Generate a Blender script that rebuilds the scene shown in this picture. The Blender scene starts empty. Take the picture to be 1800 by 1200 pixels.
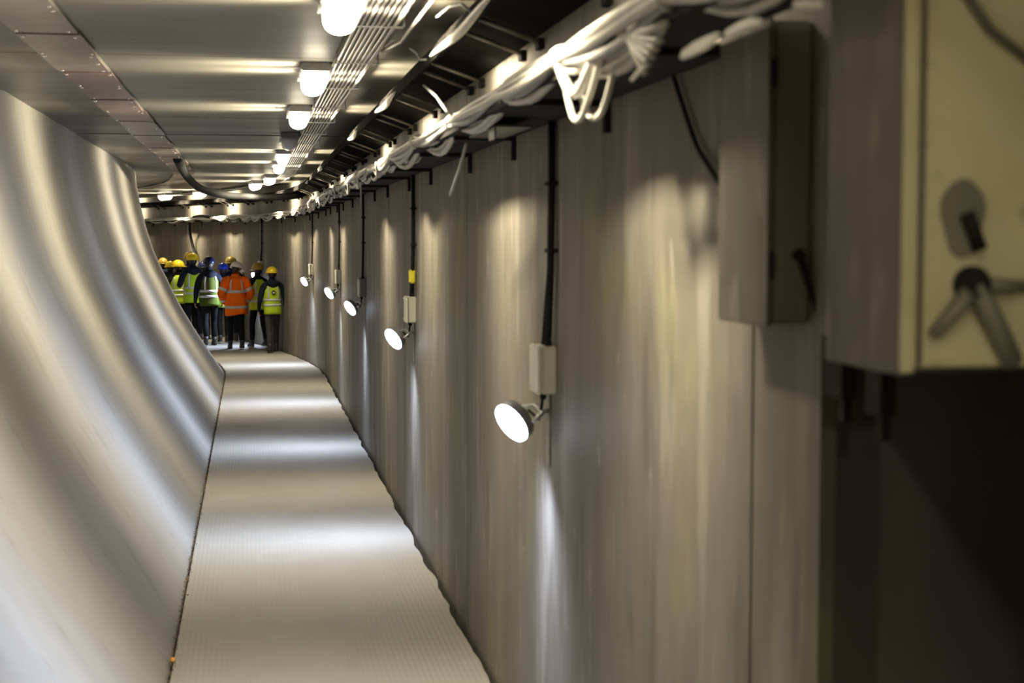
import bpy, bmesh, math, random
from mathutils import Vector, Matrix, Quaternion
random.seed(7)
scn = bpy.context.scene
COL = scn.collection

# ------------------------------------------------------------------ camera
CAM_H = 2.28
cam_d = bpy.data.cameras.new('camera')
cam = bpy.data.objects.new('camera', cam_d); COL.objects.link(cam)
cam_d.sensor_width = 36.0
cam_d.lens = 54.0
cam_d.clip_end = 200
cam_d.dof.use_dof = True
cam_d.dof.focus_distance = 24.0
cam_d.dof.aperture_fstop = 3.6
_r = Vector((0.98591848, -0.16722665, 0.0))                       # camera right, tunnel axis = +Y
_f = Vector((0.16684802, 0.9836862, -0.06725479))                 # viewing direction
_u = _r.cross(_f)
cam.matrix_world = Matrix(((_r.x, _u.x, -_f.x, 0), (_r.y, _u.y, -_f.y, 0), (_r.z, _u.z, -_f.z, CAM_H), (0, 0, 0, 1)))
scn.camera = cam

# ------------------------------------------------------------------ world, exposure
w = bpy.data.worlds.new('world'); scn.world = w; w.use_nodes = True
w.node_tree.nodes['Background'].inputs[0].default_value = (0.5, 0.5, 0.5, 1)
w.node_tree.nodes['Background'].inputs[1].default_value = 0.004
scn.view_settings.view_transform = 'Standard'
scn.view_settings.look = 'None'
scn.view_settings.gamma = 1.0
scn.view_settings.use_curve_mapping = False
scn.view_settings.exposure = 0.3
LAMP_W, LAMP_SIG, LAMP_LO = 450.0, 0.35, 0.004 # ceiling lamps: power, width of the beam along the tunnel, stray part
FLOOD_W = 410.0           # LED floodlights
LAMP_POWER = 6.0         # glow of the ceiling lamp diffusers themselves
FLOOD_POWER = 12.0       # glow of the LED flood lenses
LAMP_COL = (1.0, 0.88, 0.64)
FLOOD_COL = (0.66, 0.77, 1.0)

# ------------------------------------------------------------------ materials
def new_mat(name):
    m = bpy.data.materials.new(name); m.use_nodes = True
    nt = m.node_tree
    return m, nt, nt.nodes['Principled BSDF']

def mat(name, col, rough=0.6, metal=0.0, var=0.12, scale=6.0, bump=0.0, stretch=(1, 1, 1), spec=0.5):
    m, nt, b = new_mat(name)
    b.inputs['Roughness'].default_value = rough
    b.inputs['Metallic'].default_value = metal
    b.inputs['Specular IOR Level'].default_value = spec
    tc = nt.nodes.new('ShaderNodeTexCoord')
    mp = nt.nodes.new('ShaderNodeMapping'); mp.inputs['Scale'].default_value = stretch
    nt.links.new(tc.outputs['Object'], mp.inputs['Vector'])
    n = nt.nodes.new('ShaderNodeTexNoise'); n.inputs['Scale'].default_value = scale; n.inputs['Detail'].default_value = 6
    nt.links.new(mp.outputs[0], n.inputs['Vector'])
    r = nt.nodes.new('ShaderNodeValToRGB')
    r.color_ramp.elements[0].position = 0.3; r.color_ramp.elements[1].position = 0.7
    r.color_ramp.elements[0].color = tuple(c * (1 - var) for c in col) + (1,)
    r.color_ramp.elements[1].color = tuple(min(1, c * (1 + var)) for c in col) + (1,)
    nt.links.new(n.outputs['Fac'], r.inputs['Fac'])
    nt.links.new(r.outputs[0], b.inputs['Base Color'])
    if bump:
        bp = nt.nodes.new('ShaderNodeBump'); bp.inputs['Strength'].default_value = bump; bp.inputs['Distance'].default_value = 0.02
        nt.links.new(n.outputs['Fac'], bp.inputs['Height']); nt.links.new(bp.outputs[0], b.inputs['Normal'])
    return m

def emis(name, col, strength):
    m, nt, b = new_mat(name)
    b.inputs['Base Color'].default_value = (0.8, 0.8, 0.8, 1)
    b.inputs['Emission Color'].default_value = col + (1,)
    b.inputs['Emission Strength'].default_value = strength
    return m

def concrete(name, layers, base, rough=0.62, bump=0.25, spec=0.4, use_uv=False, extra=None):
    """layers: (scale vector, noise scale, lo, hi, colour, amount) blended over the base colour one after another"""
    m, nt, b = new_mat(name)
    b.inputs['Specular IOR Level'].default_value = spec
    tc = nt.nodes.new('ShaderNodeTexCoord')
    src = tc.outputs['UV'] if use_uv else tc.outputs['Object']
    rgb = nt.nodes.new('ShaderNodeRGB'); rgb.outputs[0].default_value = base + (1,)
    cur = rgb.outputs[0]; first = None
    for (sv, sc, lo, hi, colr, amt) in layers:
        mp = nt.nodes.new('ShaderNodeMapping'); mp.inputs['Scale'].default_value = sv
        nt.links.new(src, mp.inputs['Vector'])
        n = nt.nodes.new('ShaderNodeTexNoise'); n.inputs['Scale'].default_value = sc; n.inputs['Detail'].default_value = 7 if min(sv) > 0.3 else 3.5
        n.inputs['Roughness'].default_value = 0.6
        nt.links.new(mp.outputs[0], n.inputs['Vector'])
        mr = nt.nodes.new('ShaderNodeMapRange'); mr.inputs[1].default_value = lo; mr.inputs[2].default_value = hi
        mr.inputs[3].default_value = 0; mr.inputs[4].default_value = amt
        nt.links.new(n.outputs['Fac'], mr.inputs[0])
        mx = nt.nodes.new('ShaderNodeMix'); mx.data_type = 'RGBA'
        nt.links.new(mr.outputs[0], mx.inputs['Factor']); nt.links.new(cur, mx.inputs[6])
        mx.inputs[7].default_value = colr + (1,)
        cur = mx.outputs[2]
        if first is None: first = n.outputs['Fac']
    nt.links.new(cur, b.inputs['Base Color'])
    nf = nt.nodes.new('ShaderNodeTexNoise'); nf.inputs['Scale'].default_value = 35; nf.inputs['Detail'].default_value = 5
    nt.links.new(tc.outputs['Object'], nf.inputs['Vector'])
    mrr = nt.nodes.new('ShaderNodeMapRange'); mrr.inputs[3].default_value = rough - 0.12; mrr.inputs[4].default_value = rough + 0.15
    nt.links.new(first, mrr.inputs[0]); nt.links.new(mrr.outputs[0], b.inputs['Roughness'])
    ad = nt.nodes.new('ShaderNodeMath'); ad.operation = 'MULTIPLY_ADD'; ad.inputs[1].default_value = 0.35
    nt.links.new(nf.outputs['Fac'], ad.inputs[0]); nt.links.new(first, ad.inputs[2])
    h = ad.outputs[0]
    if extra: h = extra(nt, tc, h)
    bp = nt.nodes.new('ShaderNodeBump'); bp.inputs['Strength'].default_value = bump; bp.inputs['Distance'].default_value = 0.012
    nt.links.new(h, bp.inputs['Height']); nt.links.new(bp.outputs[0], b.inputs['Normal'])
    return m

def floor_grooves(nt, tc, h):
    cur = h
    for axis, sc, amt in (('X', 60.0, 0.5), ('Y', 34.0, 0.30)):
        wv = nt.nodes.new('ShaderNodeTexWave'); wv.wave_type = 'BANDS'; wv.bands_direction = axis
        wv.inputs['Scale'].default_value = sc / 6.0; wv.inputs['Distortion'].default_value = 0.6; wv.inputs['Detail'].default_value = 2
        nt.links.new(tc.outputs['UV'], wv.inputs['Vector'])
        ma = nt.nodes.new('ShaderNodeMath'); ma.operation = 'MULTIPLY_ADD'; ma.inputs[1].default_value = amt
        nt.links.new(wv.outputs['Fac'], ma.inputs[0]); nt.links.new(cur, ma.inputs[2])
        cur = ma.outputs[0]
    return cur

M = {}
M['wall'] = concrete('right_wall_concrete', [
    ((1, 1, 0.10), 2.2, 0.40, 0.68, (0.076, 0.065, 0.051), 0.7),
    ((1, 1, 0.45), 1.0, 0.45, 0.70, (0.092, 0.082, 0.058), 0.6),
    ((1, 1, 0.16), 8.0, 0.58, 0.74, (0.192, 0.174, 0.148), 0.35),
    ((1, 1, 0.22), 4.5, 0.54, 0.68, (0.216, 0.200, 0.172), 0.6),
    ((1, 1, 0.6), 1.9, 0.56, 0.70, (0.160, 0.156, 0.068), 0.65),
    ((1, 1, 0.25), 5.5, 0.56, 0.70, (0.056, 0.048, 0.038), 0.6),
    ((1, 1, 0.10), 9.0, 0.60, 0.76, (0.040, 0.034, 0.027), 0.4),
    ((1, 1, 0.45), 7.0, 0.66, 0.72, (0.272, 0.256, 0.224), 0.6)], (0.128, 0.113, 0.093), rough=0.6, bump=0.14)
M['shell'] = concrete('left_shell_concrete', [
    ((0.5, 1, 0.5), 0.7, 0.40, 0.70, (0.175, 0.163, 0.137), 0.6),
    ((0.35, 1.6, 0.35), 2.0, 0.50, 0.75, (0.27, 0.258, 0.24), 0.5),
    ((0.5, 1.5, 0.5), 4.5, 0.58, 0.74, (0.115, 0.107, 0.092), 0.6),
    ((1, 1, 1), 5.0, 0.68, 0.74, (0.07, 0.065, 0.058), 0.5)], (0.225, 0.213, 0.192), rough=0.5, bump=0.05)
M['ceil'] = concrete('ceiling_concrete', [
    ((0.25, 1.6, 1), 1.2, 0.42, 0.68, (0.10, 0.094, 0.078), 0.6),
    ((0.3, 1.5, 1), 3.0, 0.5, 0.72, (0.19, 0.18, 0.152), 0.4),
    ((1, 1, 1), 7.0, 0.66, 0.74, (0.06, 0.06, 0.055), 0.5)], (0.125, 0.117, 0.096), rough=0.42, bump=0.04)
M['floor'] = concrete('floor_concrete', [
    ((1, 0.6, 1), 1.1, 0.40, 0.70, (0.20, 0.187, 0.16), 0.7),
    ((1, 1, 1), 6.0, 0.55, 0.75, (0.285, 0.27, 0.242), 0.5),
    ((1, 1, 1), 9.0, 0.66, 0.76, (0.13, 0.12, 0.10), 0.6)], (0.245, 0.23, 0.203), rough=0.6, bump=0.14, extra=floor_grooves)
M['dark_concrete'] = mat('dark_joint', (0.05, 0.047, 0.04), 0.9)
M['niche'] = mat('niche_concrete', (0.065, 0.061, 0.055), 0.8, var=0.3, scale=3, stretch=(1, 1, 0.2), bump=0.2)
M['lamp'] = emis('lamp_diffuser_lit', LAMP_COL, LAMP_POWER)
M['lamp_off'] = mat('lamp_diffuser_unlit', (0.55, 0.57, 0.62), 0.25, var=0.05)
M['flood'] = emis('flood_lens_lit', FLOOD_COL, FLOOD_POWER)
M['flood_body'] = mat('flood_housing', (0.16, 0.165, 0.175), 0.5, 0.2, var=0.1)
M['steel'] = mat('galvanised_steel', (0.50, 0.50, 0.50), 0.38, 0.85, var=0.2, scale=14)
M['wornsteel'] = mat('worn_steel', (0.24, 0.215, 0.18), 0.5, 0.5, var=0.4, scale=9)
M['black'] = mat('black_steel', (0.012, 0.011, 0.010), 0.8, 0.0, var=0.3, spec=0.15)
M['matt_black'] = mat('near_black_matt', (0.010, 0.009, 0.008), 0.95, var=0.4, scale=4, spec=0.05)  # near-black matt colour for the rack board and edge rail
M['rubber'] = mat('black_rubber', (0.010, 0.010, 0.010), 0.8, var=0.2, spec=0.15)
M['white'] = mat('white_cable', (0.40, 0.385, 0.345), 0.42, var=0.12, scale=11)
M['grey'] = mat('grey_cable', (0.20, 0.195, 0.19), 0.45, var=0.2, scale=11)
M['shiny'] = mat('glossy_conduit', (0.17, 0.16, 0.145), 0.3, 0.4, var=0.35, scale=16)
M['shiny_dark'] = mat('glossy_dark_conduit', (0.06, 0.057, 0.054), 0.28, 0.4, var=0.3, scale=16)
M['plate'] = mat('cover_plate_steel', (0.20, 0.165, 0.155), 0.34, 0.45, var=0.22, scale=4)
M['plate_red'] = mat('cover_plate_rusty', (0.185, 0.125, 0.118), 0.38, 0.35, var=0.25, scale=4)
M['screw'] = mat('screw_zinc', (0.85, 0.84, 0.80), 0.2, 1.0, var=0.05)
M['boxgrey'] = mat('junction_box_plastic', (0.52, 0.51, 0.43), 0.5, var=0.08)
M['boxdark'] = mat('junction_box_dark', (0.10, 0.10, 0.10), 0.5, var=0.15)
M['yellow'] = mat('yellow_tag', (0.75, 0.66, 0.04), 0.5, var=0.08)
M['cab1'] = concrete('cabinet_grimy_grey', [((1, 1, 0.3), 6.0, 0.45, 0.68, (0.06, 0.053, 0.042), 0.7), ((1, 1, 0.25), 9.0, 0.56, 0.68, (0.26, 0.245, 0.20), 0.7)], (0.115, 0.103, 0.083), bump=0.08)
M['cab1d'] = mat('cabinet_olive_door', (0.15, 0.145, 0.105), 0.55, var=0.3, scale=4, stretch=(1, 1, 0.5))
M['cab2'] = concrete('cabinet_brown_side', [((1, 1, 0.3), 6.0, 0.45, 0.68, (0.055, 0.046, 0.036), 0.7), ((1, 1, 0.25), 10.0, 0.56, 0.68, (0.22, 0.20, 0.17), 0.7)], (0.095, 0.081, 0.064), bump=0.08)
M['cab2d'] = concrete('cabinet_cream_front', [((1, 1, 1), 7.0, 0.5, 0.72, (0.40, 0.33, 0.17), 0.6), ((1, 1, 1), 16.0, 0.60, 0.72, (0.20, 0.19, 0.11), 0.5)], (0.50, 0.475, 0.30), bump=0.05)
M['grime'] = mat('grime_paint', (0.10, 0.092, 0.065), 0.6, var=0.3)
M['leaf'] = mat('leaf_litter', (0.10, 0.065, 0.03), 0.8, var=0.6, scale=8)
M['orange_bit'] = mat('orange_scrap', (0.55, 0.24, 0.03), 0.6)
M['tape'] = mat('pale_tape', (0.72, 0.70, 0.62), 0.5, var=0.1)

# ------------------------------------------------------------------ lamps' own light, with the beam shape of the fitting
def point_light(name, parent, loc, watts, col, axis, sig, lo, aim=None, power=1.0, radius=0.04, side=0.0):
    ld = bpy.data.lights.new(name, 'POINT'); ld.energy = watts; ld.color = col; ld.shadow_soft_size = radius
    ld.use_nodes = True; nt = ld.node_tree; em = nt.nodes['Emission']
    g = nt.nodes.new('ShaderNodeNewGeometry')
    def dot(v):
        d = nt.nodes.new('ShaderNodeVectorMath'); d.operation = 'DOT_PRODUCT'; d.inputs[1].default_value = v
        nt.links.new(g.outputs['Incoming'], d.inputs[0]); return d.outputs['Value']
    def m(op, a, b=None, c=None):
        k = nt.nodes.new('ShaderNodeMath'); k.operation = op
        for i, q in enumerate((a, b, c)):
            if q is None: continue
            if isinstance(q, (int, float)): k.inputs[i].default_value = q
            else: nt.links.new(q, k.inputs[i])
        return k.outputs[0]
    a = dot(axis)
    s = m('EXPONENT', m('MULTIPLY', m('MULTIPLY', a, a), -1.0 / sig ** 2))
    s = m('MULTIPLY_ADD', s, 1 - lo, lo)
    if side:                                   # opal sides: more light sideways than straight down
        z = dot((0, 0, 1)); s = m('MULTIPLY', s, m('MULTIPLY_ADD', m('SUBTRACT', 1.0, m('ABSOLUTE', z)), side, 1.0))
    if aim is not None:
        s = m('MULTIPLY', s, m('POWER', m('MAXIMUM', m('ADD', dot(aim), 0.05), 0.0), power))
    nt.links.new(s, em.inputs['Strength'])
    lo_ = bpy.data.objects.new(name, ld); COL.objects.link(lo_); lo_.parent = parent; lo_.location = loc
    return lo_

# ------------------------------------------------------------------ the course of the tunnel
S0, RAD, UR = 25.5, 36.0, 1.22           # straight up to S0, then a left-hand bend of radius RAD (measured at the right wall)
def rise(s):
    t = min(max((s - 24.0) / 8.0, 0), 1); return -0.06 * t * t * (3 - 2 * t)
def P(u, s, z):
    z += rise(s)
    if s <= S0: return Vector((u, s, z))
    a = (s - S0) / RAD; r = u - UR + RAD
    return Vector((UR - RAD + r * math.cos(a), S0 + r * math.sin(a), z))
def heading(s): return max(0.0, (s - S0) / RAD)
def srange(s0, s1, ds):
    n = max(1, int(math.ceil((s1 - s0) / ds - 1e-6)))
    return [s0 + (s1 - s0) * i / n for i in range(n + 1)]

# ------------------------------------------------------------------ mesh helper
class MB:
    def __init__(self): self.v = []; self.f = []; self.uv = {}
    def add(self, vs, fs):
        b = len(self.v); self.v += [tuple(p) for p in vs]; self.f += [tuple(b + i for i in f) for f in fs]
    def box(self, a, b, bev=0.0):
        (x0, y0, z0), (x1, y1, z1) = a, b
        if bev <= 0:
            self.add([(x0, y0, z0), (x1, y0, z0), (x1, y1, z0), (x0, y1, z0), (x0, y0, z1), (x1, y0, z1), (x1, y1, z1), (x0, y1, z1)],
                     [(0, 3, 2, 1), (4, 5, 6, 7), (0, 1, 5, 4), (1, 2, 6, 5), (2, 3, 7, 6), (3, 0, 4, 7)])
        else:
            bm = bmesh.new(); bmesh.ops.create_cube(bm, size=1)
            for v in bm.verts:
                v.co = Vector(((x0 + x1) / 2 + v.co.x * (x1 - x0), (y0 + y1) / 2 + v.co.y * (y1 - y0), (z0 + z1) / 2 + v.co.z * (z1 - z0)))
            bmesh.ops.bevel(bm, geom=bm.edges[:], offset=bev, segments=2, affect='EDGES')
            self.bm(bm)
        return self
    def bm(self, bm, mtx=None):
        bm.verts.index_update()
        self.add([(mtx @ v.co if mtx else v.co) for v in bm.verts], [[v.index for v in f.verts] for f in bm.faces]); bm.free(); return self
    def sweep(self, prof, ss, closed=True, cap=True):
        """prof: list of (u,z) or function s->list; swept along the tunnel course"""
        rings = []
        for s in ss:
            pr = prof(s) if callable(prof) else prof
            rings.append([P(u, s, z) for (u, z) in pr])
        n = len(rings[0]); vs = [p for r in rings for p in r]; fs = []
        for i in range(len(rings) - 1):
            for j in range(n if closed else n - 1):
                k = (j + 1) % n
                fs.append((i * n + j, i * n + k, (i + 1) * n + k, (i + 1) * n + j))
        if closed and cap:
            fs.append(tuple(range(n))[::-1]); fs.append(tuple((len(rings) - 1) * n + j for j in range(n)))
        self.add(vs, fs); return self
    def bar(self, u0, u1, z0, z1, s0, s1, ds=1.0):
        return self.sweep([(u0, z0), (u1, z0), (u1, z1), (u0, z1)], srange(s0, s1, ds))
    def tube(self, pts, r, n=8, cap=True):
        pts = [Vector(p) for p in pts]
        rr = r if isinstance(r, (list, tuple)) else [r] * len(pts)
        t0 = (pts[1] - pts[0]).normalized()
        ref = Vector((0, 0, 1)) if abs(t0.z) < 0.9 else Vector((1, 0, 0))
        nx = t0.cross(ref).normalized(); vs = []; prev = t0
        for i, p in enumerate(pts):
            if i == 0: t = t0
            elif i == len(pts) - 1: t = (pts[i] - pts[i - 1]).normalized()
            else: t = (pts[i + 1] - pts[i - 1]).normalized()
            q = prev.rotation_difference(t); nx = (q @ nx); nx = (nx - t * nx.dot(t)).normalized(); prev = t
            ny = t.cross(nx)
            for k in range(n):
                a = 2 * math.pi * k / n
                vs.append(p + (nx * math.cos(a) + ny * math.sin(a)) * rr[i])
        fs = []
        for i in range(len(pts) - 1):
            for k in range(n):
                l = (k + 1) % n
                fs.append((i * n + k, i * n + l, (i + 1) * n + l, (i + 1) * n + k))
        if cap:
            fs.append(tuple(range(n))[::-1]); fs.append(tuple((len(pts) - 1) * n + k for k in range(n)))
        self.add(vs, fs); return self
    def lathe(self, prof, origin, axis, n=24):
        """prof: (distance along axis, radius)"""
        axis = Vector(axis).normalized(); o = Vector(origin)
        ref = Vector((0, 0, 1)) if abs(axis.z) < 0.9 else Vector((1, 0, 0))
        a = axis.cross(ref).normalized(); b = axis.cross(a)
        vs = [o + axis * d + (a * math.cos(2 * math.pi * k / n) + b * math.sin(2 * math.pi * k / n)) * r for (d, r) in prof for k in range(n)]
        fs = []
        for i in range(len(prof) - 1):
            for k in range(n):
                l = (k + 1) % n; fs.append((i * n + k, i * n + l, (i + 1) * n + l, (i + 1) * n + k))
        fs.append(tuple(range(n))[::-1]); fs.append(tuple((len(prof) - 1) * n + k for k in range(n)))
        self.add(vs, fs); return self
    def mesh(self, name, material, smooth=False):
        me = bpy.data.meshes.new(name); me.from_pydata(self.v, [], self.f)
        bm = bmesh.new(); bm.from_mesh(me); bmesh.ops.recalc_face_normals(bm, faces=bm.faces[:]); bm.to_mesh(me); bm.free()
        if smooth:
            me.polygons.foreach_set('use_smooth', [True] * len(me.polygons))
        if material is not None: me.materials.append(M[material] if isinstance(material, str) else material)
        me.update(); return me
    def build(self, name, material, parent=None, smooth=False, loc=None):
        o = bpy.data.objects.new(name, self.mesh(name, material, smooth)); COL.objects.link(o)
        if parent is not None: o.parent = parent
        if loc is not None: o.location = loc
        return o

def tag(o, label=None, cat=None, group=None, kind=None):
    if label: o['label'] = label
    if cat: o['category'] = cat
    if group: o['group'] = group
    if kind: o['kind'] = kind
    return o
def empty(name, loc=(0, 0, 0), rz=0.0):
    o = bpy.data.objects.new(name, None); COL.objects.link(o)
    o.location = loc; o.rotation_euler = (0, 0, rz); o.empty_display_size = 0.1
    return o
def shade_auto(o, deg=40):
    me = o.data
    me.polygons.foreach_set('use_smooth', [True] * len(me.polygons))
    me.set_sharp_from_angle(angle=math.radians(deg)); return o

# ------------------------------------------------------------------ SETTING
SA, SB = -9.0, 60.0
CEIL = 3.43
LEFT = [(-0.455, -0.03), (-0.50, 0.035), (-0.56, 0.12), (-0.675, 0.30), (-0.80, 0.50), (-0.925, 0.70), (-1.04, 0.90), (-1.14, 1.07), (-1.23, 1.24),
        (-1.315, 1.42), (-1.39, 1.59), (-1.465, 1.74), (-1.53, 1.89), (-1.605, 2.07), (-1.67, 2.26), (-1.725, 2.46), (-1.775, 2.66), (-1.825, 2.88), (-1.865, 3.10), (-1.89, 3.28), (-1.90, 3.47)]

# floor slab with a slightly ragged right-hand edge
ss = srange(SA, SB, 0.12)
us = [-0.436, -0.2, 0.1, 0.4, 0.7, 1.0, 1.185]
vs, fs, uvs = [], [], []
for s in ss:
    jag = 0.007 * math.sin(s * 3.3) + 0.006 * math.sin(s * 8.1 + 1) + random.uniform(-0.007, 0.007)
    for j, u in enumerate(us):
        uu = u + (jag if j == len(us) - 1 else 0); vs.append(P(uu, s, 0)); uvs.append((uu, s))
n = len(us)
for i in range(len(ss) - 1):
    for j in range(n - 1):
        fs.append((i * n + j, i * n + j + 1, (i + 1) * n + j + 1, (i + 1) * n + j))
me = bpy.data.meshes.new('floor'); me.from_pydata([tuple(v) for v in vs], [], fs)
ul = me.uv_layers.new(name='uv')
for lp in me.loops: ul.data[lp.index].uv = uvs[lp.vertex_index]
me.materials.append(M['floor'])
floor = bpy.data.objects.new('floor', me); COL.objects.link(floor)
sm = floor.modifiers.new('thickness', 'SOLIDIFY'); sm.thickness = 0.15; sm.offset = -1
tag(floor, 'pale grey concrete walkway with fine grooves', None, kind='structure')
gut = MB().bar(-0.6, 1.30, -0.30, -0.16, SA, SB, 1.0).build('subfloor', 'dark_concrete'); gut.parent = floor

# left shell: curved concrete lining
o = MB().sweep(lambda s: LEFT + [(-2.15, 3.47), (-2.15, -0.3), (-0.47, -0.3)], srange(SA, SB, 0.5)).build('wall_left', 'shell')
shade_auto(o, 35); tag(o, 'curved grey concrete shell wall', None, kind='structure')

# right wall: dark backing with cast panels in front, joints left open
NICHE0, NICHE1, NICHEZ = 0.9, 3.17, 2.07
wr = MB()
for a, b, z0, z1 in ((SA, NICHE0, -0.1, 3.47), (NICHE1, SB, -0.1, 3.47), (NICHE0, NICHE1, NICHEZ, 3.47)):
    wr.bar(UR + 0.035, UR + 0.14, z0, z1, a, b, 0.5)
wall_right = tag(wr.build('wall_right', 'dark_concrete'), 'tall flat stained concrete wall', None, kind='structure')
joints = [SA, -1.4, 3.63, 8.72, 13.8, 18.9, 24.0, 29.1, 34.2, 39.3, 44.4, 49.5, SB]
for a, b in zip(joints[:-1], joints[1:]):
    a2, b2 = a + 0.009, b - 0.009
    if a < NICHE1 < b:
        MB().bar(UR, UR + 0.035, -0.1, 3.47, a2, NICHE0, 0.5).build('panel', 'wall', wall_right)
        MB().bar(UR, UR + 0.035, NICHEZ, 3.47, NICHE0 + 0.002, NICHE1 - 0.002, 0.5).build('panel', 'wall', wall_right)
        MB().bar(UR, UR + 0.035, -0.1, 3.47, NICHE1, b2, 0.5).build('panel', 'wall', wall_right)
    else:
        MB().bar(UR, UR + 0.035, -0.1, 3.47, a2, b2, 0.5).build('panel', 'wall', wall_right)
# niche recessed in the right wall
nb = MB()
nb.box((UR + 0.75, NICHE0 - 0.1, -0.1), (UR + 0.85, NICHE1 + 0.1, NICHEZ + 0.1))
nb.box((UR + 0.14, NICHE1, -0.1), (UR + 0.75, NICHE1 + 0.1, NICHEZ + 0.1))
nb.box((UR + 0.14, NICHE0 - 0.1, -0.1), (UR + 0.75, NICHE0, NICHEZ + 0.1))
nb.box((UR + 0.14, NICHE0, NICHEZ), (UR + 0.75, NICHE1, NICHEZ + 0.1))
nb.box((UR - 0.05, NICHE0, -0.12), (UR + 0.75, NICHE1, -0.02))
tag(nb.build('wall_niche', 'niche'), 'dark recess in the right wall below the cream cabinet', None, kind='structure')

# ceiling: backing plus transverse precast planks
ceiling = tag(MB().bar(-2.15, 1.4, CEIL + 0.06, CEIL + 0.2, SA, SB, 1.0).build('ceiling', 'dark_concrete'), 'low flat concrete ceiling of wide transverse planks', None, kind='structure')
pj = [SA] + [10.04 + 2.55 * k for k in range(-7, 20)] + [SB]
for a, b in zip(pj[:-1], pj[1:]):
    dz = random.uniform(-0.004, 0.004); t = random.uniform(-0.004, 0.004); sag = random.uniform(0.003, 0.010)
    sr = srange(a + 0.006, b - 0.006, 0.32)
    def prof(s, a=a, b=b, dz=dz, t=t, sag=sag):
        q = (s - a) / (b - a); z = CEIL + dz + t * (q - 0.5) + sag * (4 * (q - 0.5) ** 2 - 0.5)
        return [(-2.1, z), (-1.0, z), (0.1, z), (1.24, z), (1.24, CEIL + 0.07), (-2.1, CEIL + 0.07)]
    o = MB().sweep(prof, sr).build('plank', 'ceil', ceiling); shade_auto(o, 30)
# far end of the tunnel, out of sight round the bend
o = MB().bar(-2.3, 1.5, -0.3, 3.6, SB, SB + 0.2).build('wall_end', 'dark_concrete'); tag(o, 'dark far end of the tunnel', None, kind='structure')
o = MB().bar(-2.3, 1.5, -0.3, 3.6, SA - 0.2, SA).build('wall_back', 'dark_concrete'); tag(o, 'dark wall behind the photographer', None, kind='structure')

# ------------------------------------------------------------------ cover plates on the ceiling
strip = empty('cover_strip', (-1.1, 8.9, CEIL)); 
tag(strip, 'strip of brownish screwed metal cover plates along the left ceiling', 'cover strip')
strip_m = Matrix.Translation((1.1, -8.9, -CEIL))
ps = [4.0, 5.0, 6.0, 6.95, 7.9, 8.88, 9.86, 10.9, 11.9, 13.0, 14.2, 15.36, 16.37, 17.45, 18.77] + [18.77 + 1.07 * k for k in range(1, 17)]
screw_me = None
mb = MB().bar(-1.255, -0.935, CEIL - 0.014, CEIL - 0.001, 4.0, ps[-1], 0.5); mb.v = [tuple(strip_m @ Vector(v)) for v in mb.v]; mb.build('backing_strip', 'dark_concrete', strip)
for i, (a, b) in enumerate(zip(ps[:-1], ps[1:])):
    z1 = CEIL - 0.004 - (0.006 if i % 2 else 0.0)
    w0 = -1.265 + random.uniform(-0.015, 0.015); w1 = -0.925 + random.uniform(-0.012, 0.012)
    mb = MB().bar(w0, w1, z1 - 0.020, z1 - 0.012, a + 0.017, b - 0.017, 0.5); mb.v = [tuple(strip_m @ Vector(v)) for v in mb.v]
    pl = mb.build('cover_plate', 'plate_red' if i in (7, 8, 9, 10, 14, 18) else 'plate', strip)
    nsc = 3 if i % 3 else 4
    for (uu, q) in [(w0 + 0.03, 0.1), (w1 - 0.03, 0.1), (w0 + 0.03, 0.9), (w1 - 0.03, 0.9), (w1 - 0.035, 0.5)][:nsc + 1]:
        if i > 20: continue
        p = strip_m @ P(uu + random.uniform(-0.01, 0.01), a + (b - a) * q, z1 - 0.020)
        if screw_me is None:
            screw_me = MB().lathe([(0, 0.013), (0.004, 0.012), (0.008, 0.006)], (0, 0, 0), (0, 0, -1), 8).mesh('screw', 'screw', True)
        so = bpy.data.objects.new('screw', screw_me); COL.objects.link(so); so.parent = pl; so.location = p

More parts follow.
